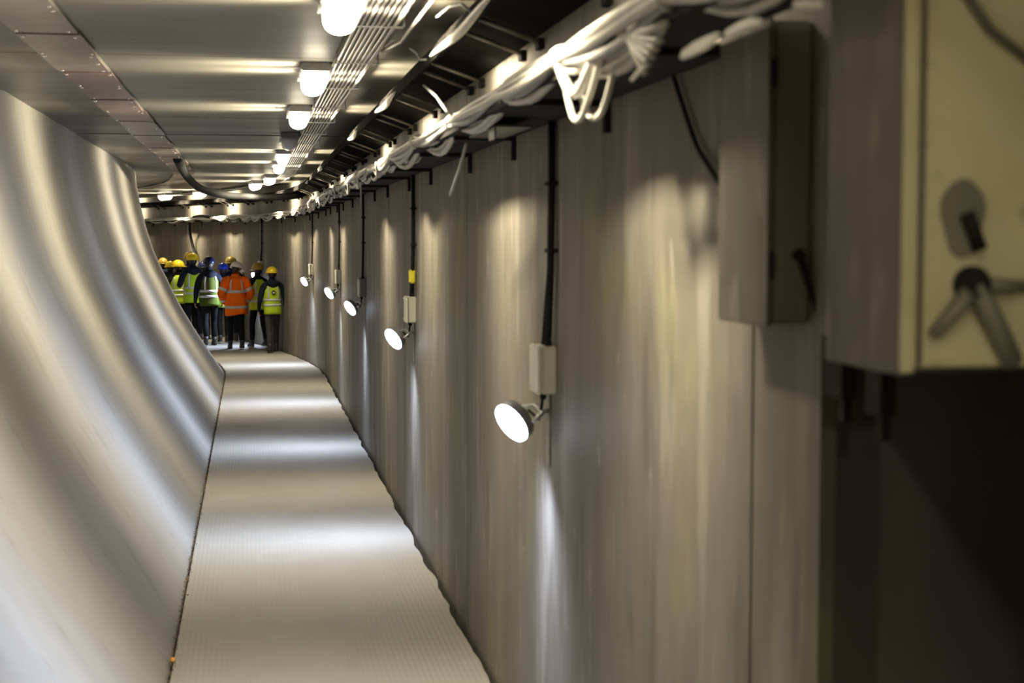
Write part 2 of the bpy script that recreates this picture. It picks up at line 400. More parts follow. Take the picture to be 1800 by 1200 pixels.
# ------------------------------------------------------------------ ceiling lamps
def lamp(s, lit, label, u=0.435):
    base = P(u, s, CEIL)
    t = empty('ceiling_lamp', base, heading(s)); tag(t, label, 'lamp', 'bulkhead lamps along the ceiling')
    L, W = 0.62, 0.085
    hb = MB(); hb.box((-W - 0.012, -L / 2 - 0.012, -0.055), (W + 0.012, L / 2 + 0.012, -0.0), 0.008)
    hb.build('housing', 'steel' if lit else 'flood_body', t)
    # U-shaped diffuser with rounded ends
    db = MB(); rings = []
    nseg = 10
    for (yy, k) in [(-L / 2, 0.55), (-L / 2 + 0.02, 0.85), (-L / 2 + 0.05, 1.0), (0, 1.0), (L / 2 - 0.05, 1.0), (L / 2 - 0.02, 0.85), (L / 2, 0.55)]:
        ring = []
        for j in range(nseg + 1):
            a = math.pi * j / nseg
            x = math.cos(a) * W * (0.9 + 0.1 * k); z = -0.056 - (0.03 + 0.085 * math.sin(a) ** 0.8) * k
            if j in (0, nseg): z = -0.056
            ring.append((x, yy, z))
        rings.append(ring)
    vs = [p for r in rings for p in r]; m = nseg + 1; fs = []
    for i in range(len(rings) - 1):
        for j in range(m - 1): fs.append((i * m + j, i * m + j + 1, (i + 1) * m + j + 1, (i + 1) * m + j))
        fs.append((i * m + m - 1, i * m, (i + 1) * m, (i + 1) * m + m - 1))
    fs.append(tuple(range(m))); fs.append(tuple((len(rings) - 1) * m + j for j in range(m)))
    db.add(vs, fs); db.build('diffuser', 'lamp' if lit else 'lamp_off', t, smooth=True)
    for sx in (-1, 1):
        for yy in (-0.18, 0.18):
            MB().box((sx * (W + 0.010), yy - 0.015, -0.075), (sx * (W + 0.020), yy + 0.015, -0.03), 0.003).build('clip', 'steel', t)
    MB().box((-0.20, -0.03, -0.006), (0.20, 0.03, 0.0)).build('mounting_bar', 'steel', t)
    MB().tube([(W, 0.05, -0.03), (W + 0.04, 0.05, -0.03), (W + 0.07, 0.05, -0.015)], 0.008, 6).build('cable_entry', 'steel', t, True)
    if lit:
        hd = heading(s)
        for yy in (-0.2, 0.2):
            point_light('lamp_light', t, (0, yy, -0.21), LAMP_W / 2 if s > 0 else LAMP_W * 0.11, LAMP_COL, (-math.sin(hd), math.cos(hd), 0), LAMP_SIG if s > 0 else 1.5, LAMP_LO, radius=0.06, side=0.7)
    return t
for s, lit, lab in [
    (-2.75, True, 'lit ceiling lamp behind the photographer, second back'),
    (0.6, True, 'lit ceiling lamp directly above the photographer'),
    (4.3, True, 'lit ceiling lamp just above the top edge of the picture'),
    (7.30, True, 'nearest glowing white ceiling lamp, cut by the top edge of the picture'),
    (10.57, True, 'second glowing ceiling lamp from the top edge, whole U-shaped diffuser in view'),
    (13.89, True, 'third glowing ceiling lamp from the top edge, just before the unlit one'),
    (17.38, False, 'only unlit ceiling lamp, bluish grey diffuser, beside the shiny conduits'),
    (20.75, True, 'first glowing ceiling lamp beyond the unlit one'),
    (23.7, True, 'second glowing ceiling lamp beyond the unlit one'),
    (28.1, True, 'small glowing ceiling lamp where the row starts to bend left'),
    (30.5, True, 'small glowing ceiling lamp right of the sagging black hose'),
    (36.3, True, 'far glowing ceiling lamp seen broadside, left of the sagging hose'),
    (39.1, True, 'farthest glowing ceiling lamp, leftmost of all, above the yellow helmets'),
    (43.0, True, 'ceiling lamp round the bend hidden by the shell wall'),
    (47.0, True, 'last ceiling lamp round the bend, behind the shell wall')]:
    lamp(s, lit, lab)

# ------------------------------------------------------------------ flood lights, junction boxes, conduits on the right wall
def flood(i, s, z=1.53, dark=False):
    names = ['nearest', 'second nearest', 'third nearest', 'fourth nearest', 'fifth', 'farthest']
    hd = heading(s)
    base = P(UR, s, 0)
    t = empty('floodlight', (base.x, base.y, base.z + z), hd)
    tag(t, ['nearest and largest round white LED floodlight on the right wall, below a grey box',
            'second round LED floodlight from the right, below the box with the yellow-tagged cable',
            'third round LED floodlight from the right, below a dark box',
            'fourth round LED floodlight from the right, small, below a pale-edged box',
            'small round LED floodlight just right of the woman-height figure in the yellow vest and helmet',
            'farthest LED floodlight, between the orange jacket and the rightmost yellow helmet'][i], 'floodlight', 'LED floodlights on the right wall')
    if i == 4: t['label'] = 'small round LED floodlight on the wall just right of the rightmost yellow helmet'
    nrm = Vector((-0.77, -0.41, -0.49)).normalized()
    c = Vector((-0.14, 0.0, 0.0))
    lens = MB().lathe([(-0.002, 0.089), (0.006, 0.088), (0.012, 0.068), (0.015, 0.03)], c + nrm * 0.03, nrm, 24).build('lens', 'flood', t, True)
    MB().lathe([(-0.035, 0.03), (-0.03, 0.06), (-0.015, 0.085), (0.0, 0.088), (0.020, 0.090), (0.028, 0.089)], c, nrm, 24).build('housing', 'flood_body', t, True)
    aim = Matrix.Rotation(hd, 3, 'Z') @ Vector((-0.74, 0.28, -0.62)).normalized()
    point_light('flood_light', t, c + nrm * 0.10, FLOOD_W, FLOOD_COL, (-math.sin(hd), math.cos(hd), 0), 0.5, 0.05, aim=aim, power=1.2, radius=0.04)
    # yoke and arm to the wall
    side = nrm.cross(Vector((0, 0, 1))).normalized()
    MB().tube([c + side * 0.105, c + side * 0.108 - nrm * 0.06, c - nrm * 0.105, c - side * 0.108 - nrm * 0.06, c - side * 0.105], 0.009, 6).build('yoke', 'steel', t, True)
    MB().tube([c - nrm * 0.10, Vector((-0.03, 0.0, 0.03)), Vector((-0.002, 0.0, 0.03))], 0.011, 8).build('arm', 'steel', t, True)
    MB().box((-0.008, -0.03, -0.20), (0.0, 0.03, 0.10), 0.003).build('wall_plate', 'wornsteel', t)
    MB().tube([Vector((-0.04, -0.06, 0.115)), Vector((-0.045, -0.055, 0.06)), Vector((-0.05, -0.02, 0.0)), c - nrm * 0.07], 0.007, 6).build('power_lead', 'rubber', t, True)
    # junction box
    jb = empty('junction_box', (base.x, base.y, base.z + z + 0.115), hd)
    tag(jb, ['pale grey junction box above the nearest floodlight', 'pale grey junction box below the yellow cable tag',
             'dark junction box above the third floodlight from the right', 'small dark junction box with pale rim above the fourth floodlight',
             'small grey junction box above the floodlight beside the rightmost helmet', 'junction box above the farthest floodlight'][i], 'junction box', 'junction boxes above the floodlights')
    m = 'boxdark' if i in (2, 3) else 'boxgrey'
    MB().box((-0.06, -0.145, 0), (0, 0.045, 0.195), 0.006).build('body', m, jb)
    MB().box((-0.078, -0.150, -0.003), (-0.061, 0.050, 0.198), 0.006).build('lid', 'boxgrey', jb)
    for yy, zz in ((-0.13, 0.02), (0.03, 0.02), (-0.13, 0.175), (0.03, 0.175)):
        MB().lathe([(0, 0.007), (0.004, 0.006)], (-0.078, yy, zz), (-1, 0, 0), 8).build('lid_screw', 'steel', jb)
    MB().lathe([(0, 0.014), (-0.02, 0.014), (-0.03, 0.009)], (-0.04, -0.06, 0), (0, 0, 1), 8).build('gland', 'rubber', jb)
    MB().lathe([(0, 0.016), (0.02, 0.016), (0.03, 0.011)], (-0.03, -0.115, 0.195), (0, 0, 1), 8).build('gland', 'rubber', jb)
    # conduit down from the cable tray
    cd = empty('conduit', (base.x, base.y, base.z + z + 0.34), hd)
    tag(cd, ['black cable drop running down the wall to the nearest junction box', 'black cable drop with a bright yellow tag, second from the right',
             'black cable drop to the dark box above the third floodlight', 'black cable drop to the small dark box with a pale rim',
             'thin black cable drop to the box beside the rightmost helmet', 'thin black cable drop to the farthest floodlight'][i], 'cable', 'cable drops on the right wall')
    top = 2.76 - (z + 0.34)
    MB().tube([(-0.03, -0.115, 0.0), (-0.028, -0.125, 0.12), (-0.025, -0.14, 0.30), (-0.022, -0.145, 0.6), (-0.022, -0.145, top)], 0.015 if i < 2 else 0.012, 8).build('cable', 'rubber', cd, True)
    MB().tube([(-0.03, -0.03, -0.03), (-0.028, -0.075, 0.14), (-0.022, -0.115, 0.30), (-0.020, -0.122, 0.6), (-0.020, -0.118, top)], 0.012 if i < 2 else 0.009, 8).build('cable', 'rubber', cd, True)
    MB().lathe([(0, 0.014), (0.02, 0.013)], (-0.03, -0.03, -0.032), (0, 0, 1), 8).build('gland', 'rubber', cd)
    for zz in (0.35, 0.62):
        if zz < top: MB().box((-0.042, -0.175, zz), (0.0, -0.09, zz + 0.018), 0.003).build('saddle_clip', 'black', cd)
    if i == 1:
        y = MB().box((-0.050, -0.150, 0.07), (-0.006, -0.050, 0.175), 0.01).build('tag_sleeve', 'yellow', cd); y['label'] = 'bright yellow cable tag'
FS = [6.25, 11.62, 16.8, 21.4, 28.3, 34.0]
for i, s in enumerate(FS): flood(i, s)

# ------------------------------------------------------------------ shiny conduit run on the ceiling beside the lamps
run = empty('ceiling_conduit_run', (0.64, 7.0, CEIL)); tag(run, 'flat run of shiny grey conduits fixed to the ceiling beside the lamps', 'conduits')
rm = Matrix.Translation((-0.64, -7.0, -CEIL))
def path_tube(u, z, s0, s1, r, n=6, ds=0.35, wob=0.0, ph=0.0, mtx=None, sag=0.0, sp=1.7):
    pts = []
    for s in srange(s0, s1, ds):
        du = wob * (math.sin(s * 1.9 + ph) + 0.6 * math.sin(s * 4.3 + ph * 2.1)); dz = wob * 0.5 * math.sin(s * 2.7 + ph * 1.3) - sag * abs(math.sin(math.pi * s / sp))
        p = P(u + du, s, z + dz); pts.append(mtx @ p if mtx else p)
    return MB().tube(pts, r, n)
for k, (u, r, m) in enumerate([(0.552, 0.0135, 'shiny'), (0.580, 0.0135, 'shiny_dark'), (0.608, 0.0135, 'shiny'), (0.636, 0.0135, 'shiny_dark'), (0.664, 0.0135, 'shiny_dark'), (0.692, 0.0135, 'shiny'), (0.720, 0.0135, 'shiny_dark'), (0.750, 0.0155, 'white')]):
    path_tube(u, CEIL - 0.032 - r, 2.5, 50, r, 6, 0.3, 0.0012, k * 1.7, rm).build('conduit', m, run, True)
MB_tray = MB().bar(0.535, 0.77, CEIL - 0.026, CEIL - 0.018, 2.5, 50, 0.8); MB_tray.v = [tuple(rm @ Vector(v)) for v in MB_tray.v]
MB_tray.build('backing_tray', 'wornsteel', run)
for k in range(22):
    s = 3.0 + 1.675 * k
    b = MB().bar(0.53, 0.80, CEIL - 0.066, CEIL - 0.060, s, s + 0.03); b.bar(0.79, 0.80, CEIL - 0.066, CEIL, s, s + 0.03); b.bar(0.53, 0.54, CEIL - 0.066, CEIL, s, s + 0.03)
    b.v = [tuple(rm @ Vector(v)) for v in b.v]; b.build('saddle', 'steel', run)
# thin wire drop beside it
o = MB().tube([P(0.86, 4.0, CEIL - 0.05), P(0.83, 6.0, CEIL - 0.07), P(0.82, 7.9, CEIL - 0.08), P(0.815, 8.4, CEIL - 0.09), P(0.80, 9.4, CEIL - 0.02)], 0.010, 6).build('thin_pipe', 'white', None, True)
tag(o, 'thin pale pipe on the ceiling right of the shiny conduits', 'pipe')

# ------------------------------------------------------------------ upper rack: edge rail, near-black board, struts down to the wall
rack = empty('upper_rack', (0.93, 7.0, 3.18)); tag(rack, 'dark overhead rack with a long edge rail and thin struts to the right wall', 'rack')
km = Matrix.Translation((-0.93, -7.0, -3.18))
def kb(mb): mb.v = [tuple(km @ Vector(v)) for v in mb.v]; return mb
kb(MB().bar(0.905, 0.925, 3.165, 3.225, 2.0, 52, 0.6)).build('edge_rail', 'matt_black', rack)
kb(MB().sweep([(0.925, 3.235), (1.215, 3.135), (1.215, 3.155), (0.925, 3.255)], srange(2.0, 52, 0.6))).build('soffit_board', 'matt_black', rack)
s = 3.1
while s < 46:
    for d in (0.0, 0.42):
        kb(MB().tube([P(0.915, s + d, 3.205), P(1.217, s + d - 0.02, 3.092)], 0.011, 6)).build('strut', 'wornsteel', rack, True)
        kb(MB().bar(1.195, 1.219, 3.07, 3.115, s + d - 0.04, s + d + 0.04)).build('foot_plate', 'black', rack)
    s += 1.66
# pale cable taped along the rail in stretches
for k, (a, b) in enumerate([(5.6, 7.7), (9.6, 11.2), (13.1, 14.3), (19.6, 20.6), (24.5, 25.4)]):
    pts = []; rr = []
    for s in srange(a, b, 0.12):
        q = (s - a) / (b - a); pts.append(P(0.895 - 0.004 * math.sin(9 * q), s, 3.185 - 0.02 * math.sin(math.pi * q))); rr.append(0.006 + 0.014 * math.sin(math.pi * q) ** 0.8)
    o = MB().tube(pts, rr, 8).build('taped_cable', 'white', None, True)
    tag(o, ['nearest pale taped cable splice swelling on the overhead rail', 'second pale taped cable splice along the overhead rail', 'third pale taped cable splice along the overhead rail',
            'fourth small pale splice along the overhead rail', 'fifth, tiny pale splice on the overhead rail near the bend'][k], 'cable', 'taped splices on the overhead rail')
wires = [([(0.86, 7.15, 3.30), (0.885, 6.9, 3.31), (0.895, 6.55, 3.27), (0.90, 6.3, 3.20)], 'thin arched wire sticking out above the nearest taped splice'),
         ([(0.83, 8.1, 3.27), (0.86, 8.05, 3.24), (0.875, 8.0, 3.20), (0.895, 7.9, 3.19)], 'short bent wire hanging left of the nearest taped splice')]
for pts, lab in wires:
    tag(MB().tube([P(*p) for p in pts], 0.006, 6).build('wire_end', 'grey', None, True), lab, 'wire')

# ------------------------------------------------------------------ wall cable tray with brackets
tray = empty('cable_tray', (1.0, 7.0, 2.70)); tag(tray, 'black cable tray on brackets high along the right wall', 'cable tray')
tm = Matrix.Translation((-1.0, -7.0, -2.70))
def tb(mb): mb.v = [tuple(tm @ Vector(v)) for v in mb.v]; return mb
tb(MB().bar(0.90, 1.10, 2.750, 2.758, 2.75, 3.70, 0.6)).build('tray_base', 'black', tray)
tb(MB().bar(0.90, 1.217, 2.750, 2.758, 3.70, 50, 0.6)).build('tray_base', 'black', tray)
tb(MB().bar(0.897, 0.903, 2.750, 2.768, 2.75, 50, 0.6)).build('tray_lip', 'black', tray)
tb(MB().bar(1.211, 1.217, 2.750, 2.790, 3.70, 50, 0.6)).build('tray_lip', 'black', tray)
s = 3.72
k = 0
while s < 46:
    b = MB().bar(0.93, 1.22, 2.730, 2.7495, s, s + 0.04); b.bar(1.20, 1.22, 2.64, 2.730, s, s + 0.04)
    tb(b).build('bracket', 'black', tray)
    s += 1.9 if k % 2 else 1.45; k += 1

# ------------------------------------------------------------------ white cable bundle lying on the tray edge
bun = empty('cable_bundle', (0.92, 7.0, 2.80)); tag(bun, 'thick bundle of white cables drooping along the tray on the right wall', 'cables')
bm_ = Matrix.Translation((-0.92, -7.0, -2.80))
ties = [1.3]
while ties[-1] < 49: ties.append(ties[-1] + random.uniform(0.95, 1.45))
rng = random.Random(3)
for c in range(20):
    a0 = rng.uniform(0, 6.28); rr = math.sqrt(rng.uniform(0.05, 1)) ; cr = rng.choice([0.010, 0.012, 0.014, 0.016])
    droop = rng.choice([0.0, 0.01, 0.02, 0.035, 0.06]); pts = []
    for i in range(len(ties) - 1):
        s0, s1 = ties[i], ties[i + 1]; kk = rng.uniform(0.3, 1.4); tw = rng.uniform(-0.9, 0.9)
        nseg = 7 if s0 < 16 else 5
        for j in range(nseg):
            q = j / nseg; loose = math.sin(math.pi * q)
            rad = 0.027 + 0.026 * loose * kk
            a = a0 + tw * q
            pts.append(bm_ @ P(0.922 + 0.015 * math.sin(s0 * 1.3) + rad * rr * math.cos(a) * 1.2, s0 + (s1 - s0) * q, 2.805 + rad * rr * math.sin(a) - droop * loose * kk))
        a0 += tw
    MB().tube(pts, cr, 6).build('cable', 'white' if c % 5 else 'grey', bun, True)
for i, s in enumerate(ties[1:-1]):
    cpt = P(0.922 + 0.015 * math.sin(s * 1.3), s, 2.805)
    pts = []
    hd = heading(s); lat = Vector((math.cos(hd), math.sin(hd), 0))
    for k in range(13):
        a = 2 * math.pi * k / 12; pts.append(bm_ @ (cpt + lat * math.cos(a) * 0.044 + Vector((0, 0, 1)) * math.sin(a) * 0.038))
    MB().tube(pts, 0.006, 5).build('cable_tie', 'white', bun, True)
# small hanging loops along the bundle
for k in range(16):
    s = 9.0 + k * 1.9 + rng.uniform(-0.4, 0.4); dl = rng.uniform(0.06, 0.13); wd = rng.uniform(0.25, 0.6); pts = []
    for j in range(11):
        q = j / 10; pts.append(bm_ @ P(0.875 + 0.02 * math.sin(q * 3), s + (q - 0.5) * wd, 2.81 - dl * math.sin(math.pi * q) ** 0.7))
    MB().tube(pts, 0.009, 6).build('slack_loop', 'white', bun, True)
def smooth_path(pts, n=6):
    out = []; pp = [Vector(p) for p in pts]; pp = [pp[0] * 2 - pp[1]] + pp + [pp[-1] * 2 - pp[-2]]
    for i in range(1, len(pp) - 2):
        for j in range(n):
            t = j / n; p0, p1, p2, p3 = pp[i - 1:i + 3]
            out.append(0.5 * ((2 * p1) + (p2 - p0) * t + (2 * p0 - 5 * p1 + 4 * p2 - p3) * t * t + (3 * p1 - p0 - 3 * p2 + p3) * t ** 3))
    out.append(pp[-2]); return out
GM = Vector((0.91, 4.27, 2.74))
big = empty('hanging_loop', GM); tag(big, 'long pale V-shaped cable loop hanging below the white bundle', 'cable')
gm = GM
for pts, r in [([(0.897, 4.431, 2.792), (0.897, 4.389, 2.744), (0.897, 4.325, 2.670), (0.897, 4.252, 2.615), (0.897, 4.167, 2.607), (0.897, 4.083, 2.639), (0.897, 3.977, 2.702), (0.897, 3.861, 2.776), (0.907, 3.745, 2.818)], 0.0095),
               ([(0.886, 4.420, 2.792), (0.886, 4.347, 2.739), (0.886, 4.241, 2.689), (0.886, 4.136, 2.679), (0.886, 4.041, 2.707), (0.897, 3.925, 2.776), (0.907, 3.819, 2.818)], 0.016),
               ([(0.902, 4.410, 2.776), (0.897, 4.273, 2.749), (0.897, 4.136, 2.749), (0.897, 3.956, 2.781), (0.907, 3.798, 2.818)], 0.012),
               ([(0.923, 4.325, 2.723), (0.923, 4.199, 2.628), (0.923, 4.072, 2.604), (0.923, 3.967, 2.639), (0.923, 3.840, 2.744)], 0.009)]:
    MB().tube([p - gm for p in smooth_path(pts)], r, 8).build('loop', 'white', big, True)
# tail of flat cable ends and scraps of pale tape under the tray
def ribbon(name, pts, wv, label, cat, m='tape', th=0.004):
    b = MB(); wv = Vector(wv); vs = []
    pts = [Vector(p) for p in pts]
    for i, p in enumerate(pts):
        t = (pts[min(i + 1, len(pts) - 1)] - pts[max(i - 1, 0)]).normalized(); nn = t.cross(wv).normalized() * th
        ww = wv * (0.6 if i in (0, len(pts) - 1) else 1.0)
        vs += [p - ww - nn, p + ww - nn, p + ww + nn, p - ww + nn]
    fs = [(0, 1, 2, 3)]
    for i in range(len(pts) - 1):
        for k in range(4):
            l = (k + 1) % 4; fs.append((i * 4 + k, i * 4 + l, i * 4 + 4 + l, i * 4 + 4 + k))
    e = (len(pts) - 1) * 4; fs.append((e + 3, e + 2, e + 1, e)); b.add(vs, fs)
    return tag(b.build(name, m), label, cat)
ribbon('tape_scrap', [(0.873, 3.066, 2.652), (0.878, 3.007, 2.657), (0.883, 2.929, 2.660), (0.888, 2.872, 2.665)], (0.004, 0, 0.013), 'larger pale scrap of tape under the tray, left of the grimy grey cabinet', 'tape')
ribbon('tape_scrap', [(0.892, 2.832, 2.665), (0.897, 2.775, 2.670), (0.902, 2.716, 2.671), (0.907, 2.678, 2.668)], (0.003, 0, 0.008), 'smaller pale scrap of tape just above the grimy grey cabinet', 'tape')
ribbon('tape_scrap', [(0.922, 2.541, 2.678), (0.926, 2.493, 2.673), (0.932, 2.444, 2.664)], (0.003, 0, 0.006), 'tiny pale scrap of tape at the top edge above the cabinet', 'tape')
ribbon('tape_scrap', [(0.873, 3.492, 2.644), (0.873, 3.425, 2.657), (0.873, 3.366, 2.664)], (0.002, 0, 0.004), 'thin pale sliver below the tray right of the hanging loop', 'tape')
FANO = Vector((0.89, 3.45, 2.75))
fan = empty('cable_fan', FANO); tag(fan, 'fan of frayed pale cable ends right of the hanging loop', 'cable')
for k in range(5):
    MB().tube([p - FANO for p in smooth_path([(0.895, 3.73, 2.79), (0.89, 3.60 - 0.01 * k, 2.755), (0.89, 3.52 - 0.022 * k, 2.705 + 0.006 * k), (0.895, 3.46 - 0.035 * k, 2.658 + 0.014 * k)])], 0.010, 6).build('cable_end', 'white', fan, True)
MB().tube([Vector(p) - FANO for p in [(0.89, 3.6, 2.765), (0.89, 3.4, 2.745), (0.89, 3.26, 2.742)]], 0.010, 6).build('cable_end', 'white', fan, True)
for pts, lab in [([(0.913, 6.552, 2.679), (0.919, 6.825, 2.584), (0.924, 7.171, 2.480)], 'thin pale stick hanging below the cable bundle beside the nearest cable drop'),
                 ([(0.882, 6.951, 2.847), (0.892, 7.455, 2.963), (0.903, 8.085, 3.078)], 'thin pale stick pointing up from the cable bundle to the overhead rail'),
                 ([(0.86, 12.2, 2.70), (0.865, 12.25, 2.60), (0.87, 12.3, 2.50)], 'short pale stick hanging from the bundle further along')]:
    tag(MB().tube(pts, 0.007, 6).build('loose_stick', 'grey', None, True), lab, 'stick')
# bent bluish plate beneath the bundle
b = MB(); b.box((0.94, 5.95, 2.712), (1.09, 6.65, 2.720)); b.box((0.94, 5.95, 2.665), (0.946, 6.10, 2.720))
tag(b.build('support_plate', 'shiny_dark'), 'bent grey metal plate under the cable bundle left of the nearest cable drop', 'metal plate')
b = MB().tube(smooth_path([P(1.205, 4.32, 2.74), P(1.205, 4.10, 2.545), P(1.20, 3.95, 2.47), P(1.19, 3.82, 2.42), P(1.15, 3.61, 2.39)]), 0.008, 6)
tag(b.build('slack_cable', 'rubber', None, True), 'slack black cable running down the wall into the grimy grey cabinet', 'cable')

# ------------------------------------------------------------------ sagging hoses far down the tunnel
b = MB().tube(smooth_path([P(-1.02, 22.4, 3.40), P(-1.02, 23.2, 3.36), P(-0.96, 25.0, 3.22), (-0.80, 26.7, 3.10), (-0.40, 27.8, 3.03), (0.28, 28.6, 3.02), (0.85, 29.0, 3.07), (1.02, 29.6, 3.15)]), 0.062, 12)
tag(b.build('sagging_hose', 'rubber', None, True), 'thick black hose sagging across the tunnel below the ceiling', 'hose')
def on_wall(s, z, off=0.05): return P(UR - off, s, z)
b = MB().tube(smooth_path([on_wall(37.0, 2.82, .34), on_wall(37.9, 2.86, .32), on_wall(38.6, 2.80, .30), on_wall(39.0, 2.62, .22), on_wall(39.15, 2.36, .14), on_wall(39.1, 2.10, .09), on_wall(38.95, 1.92, .08)]), 0.035, 10)
tag(b.build('drooping_hose', 'rubber', None, True), 'black hose curling down the far wall above the yellow helmets', 'hose')

# ------------------------------------------------------------------ cabinets at the near end of the right wall
c1 = empty('wall_cabinet', (UR, 3.42, 2.09)); tag(c1, 'grimy grey wall cabinet with a black lever, beside the cream one', 'cabinet')
MB().box((-0.085, -0.165, 0.0), (0.0, 0.18, 0.665), 0.005).build('body', 'cab1', c1)
MB().box((-0.099, -0.175, -0.008), (-0.087, 0.188, 0.672), 0.004).build('side_cover', 'cab1', c1)
MB().box((-0.084, -0.178, 0.006), (-0.004, -0.167, 0.658), 0.003).build('door', 'cab1d', c1)
MB().box((-0.102, -0.181, 0.0), (-0.088, -0.1765, 0.64), 0.002).build('corner_strip', 'grime', c1)
lev = MB().tube([(-0.030, -0.19, 0.150), (-0.018, -0.20, 0.10), (0.0, -0.205, 0.045), (0.014, -0.205, -0.005)], [0.009, 0.0075, 0.007, 0.006], 8).build('lever', 'black', c1, True)
MB().lathe([(-0.012, 0.006), (-0.008, 0.012), (0.0, 0.014), (0.008, 0.012), (0.012, 0.006)], (-0.033, -0.19, 0.152), (0, 0, 1), 10).build('knob', 'black', lev, True)
for zz in (0.1, 0.52): MB().tube([(-0.092, -0.183, zz), (-0.092, -0.183, zz + 0.06)], 0.006, 8).build('hinge', 'black', c1, True)

c2 = empty('switch_cabinet', (UR, 2.41, 2.07)); tag(c2, 'large cream-fronted switch cabinet with a dark rotary handle at the right edge', 'cabinet')
MB().box((-0.20, -0.14, 0.0), (0.0, 0.16, 0.72), 0.006).build('body', 'cab2', c2)
MB().box((-0.222, -0.155, -0.006), (-0.205, 0.165, 0.726), 0.004).build('side_panel', 'cab2', c2)
MB().box((-0.200, -0.160, 0.008), (-0.004, -0.144, 0.712), 0.004).build('door', 'cab2d', c2)
MB().box((-0.226, -0.163, 0.0), (-0.203, -0.157, 0.72), 0.002).build('corner_strip', 'cab2d', c2)
MB().box((-0.199, -0.1645, 0.012), (-0.191, -0.1612, 0.71), 0.001).build('door_seal', 'cab2', c2)
def c2p(x, z, y=-0.165): return Vector((x - UR, y, z - 2.07))
hub = MB().lathe([(0, 0.030), (0.012, 0.030), (0.02, 0.022), (0.032, 0.020)], c2p(1.108, 2.207, -0.162), (0, -1, 0), 16).build('rotary_hub', 'black', c2, True)
for a, b_, r in [((1.108, 2.207), (1.042, 2.130), (0.016, 0.011)), ((1.108, 2.207), (1.176, 2.085), (0.018, 0.017)), ((1.108, 2.207), (1.20, 2.204), (0.013, 0.009))]:
    MB().tube([c2p(*a, -0.178), c2p((a[0] + b_[0]) / 2, (a[1] + b_[1]) / 2, -0.182), c2p(*b_, -0.176)], [r[0], (r[0] + r[1]) / 2, r[1]], 8).build('handle_arm', 'cab1d', hub, True)
ov = MB(); vs = []
for k in range(20):
    a = 2 * math.pi * k / 20; vs.append((1.093 + 0.036 * math.cos(a) * (1 + 0.15 * math.sin(3 * a)), 2.31 + 0.062 * math.sin(a)))
ov.add([c2p(x, z, -0.1608) for x, z in vs] + [c2p(x, z, -0.1645) for x, z in vs], [tuple(range(20))[::-1], tuple(range(20, 40))] + [(k, (k + 1) % 20, 20 + (k + 1) % 20, 20 + k) for k in range(20)])
ov.build('backing_plate', 'cab1d', c2)
MB().tube([c2p(1.095, 2.318, -0.172), c2p(1.118, 2.262, -0.174)], 0.012, 8).build('latch', 'black', c2, True)
MB().tube([c2p(1.07, 2.68, -0.168), c2p(1.13, 2.60, -0.168), c2p(1.21, 2.545, -0.168)], 0.008, 8).build('cable', 'grime', c2, True)

for k, (a, b_, z0) in enumerate([(3.02, 3.13, 1.945), (2.82, 2.90, 1.93)]):
    o = MB(); o.box((UR - 0.012, a, z0), (UR + 0.02, b_, NICHEZ - 0.001), 0.003); o.box((UR + 0.0, a + 0.02, z0 - 0.05), (UR + 0.018, a + 0.05, z0 + 0.002))
    tag(o.build('hanging_bracket', 'black'), ['black bracket below the corner of the grimy grey cabinet, at the edge of the recess', 'black bracket hanging under the brown side of the cream cabinet'][k], 'bracket')

# ------------------------------------------------------------------ litter along the foot of the shell wall
b = MB(); rng = random.Random(11)
for k in range(1500):
    s = 7.0 + 22 * rng.random() ** 1.1; u = -0.447 + rng.gauss(0.002, 0.007 if k % 9 else 0.016); z = -0.006 + rng.random() * 0.010; q = rng.uniform(0.004, 0.010) * (1.8 if k % 13 == 0 else 1); a = rng.uniform(0, 6.28)
    d1 = Vector((math.cos(a), math.sin(a), rng.uniform(-.4, .4))) * q; d2 = Vector((-math.sin(a), math.cos(a), rng.uniform(-.4, .4))) * q * 0.5; up = Vector((0, 0, 0.004))
    c = P(max(u, -0.46), s, z + 0.006)
    b.add([c - d1, c + d2, c + d1, c - d2, c + up], [(0, 1, 4), (1, 2, 4), (2, 3, 4), (3, 0, 4), (3, 2, 1, 0)])
tag(b.build('leaf_litter', 'leaf'), 'dark leaf litter and grit along the foot of the curved wall', 'litter', kind='stuff')
b = MB(); b.bm((lambda q: (bmesh.ops.create_icosphere(q, subdivisions=2, radius=1), q)[1])(bmesh.new()), Matrix.Translation(P(-0.44, 8.33, 0.014)) @ Matrix.Diagonal((0.016, 0.035, 0.012, 1)))
tag(b.build('orange_scrap', 'orange_bit', None, True), 'small orange scrap at the foot of the curved wall near the bottom edge', 'scrap')

#PEOPLE#
# ------------------------------------------------------------------ PEOPLE
def cloth(name, col, var=0.15, rough=0.8): return mat(name, col, rough, var=var, scale=9, bump=0.15, spec=0.08)
M['navy'] = cloth('navy_cloth', (0.012, 0.014, 0.024)); M['blackcloth'] = cloth('black_cloth', (0.010, 0.010, 0.011)); M['greytrousers'] = cloth('dark_grey_trousers', (0.045, 0.045, 0.048))
M['hivis'] = cloth('hi_vis_yellow', (0.44, 0.60, 0.03), 0.1, 0.6); M['hivis_shaded'] = cloth('hi_vis_shaded', (0.07, 0.095, 0.018), 0.2, 0.85)  # the darker vest colour is hi-vis yellow with shade put into it
M['orange'] = cloth('hi_vis_orange', (1.0, 0.16, 0.008), 0.08, 0.6); M['reflect'] = mat('reflective_band', (0.55, 0.55, 0.54), 0.4, 0.1, var=0.08)
M['skin'] = mat('skin', (0.42, 0.22, 0.15), 0.5, var=0.08); M['hair'] = mat('dark_hair', (0.02, 0.015, 0.012), 0.6)
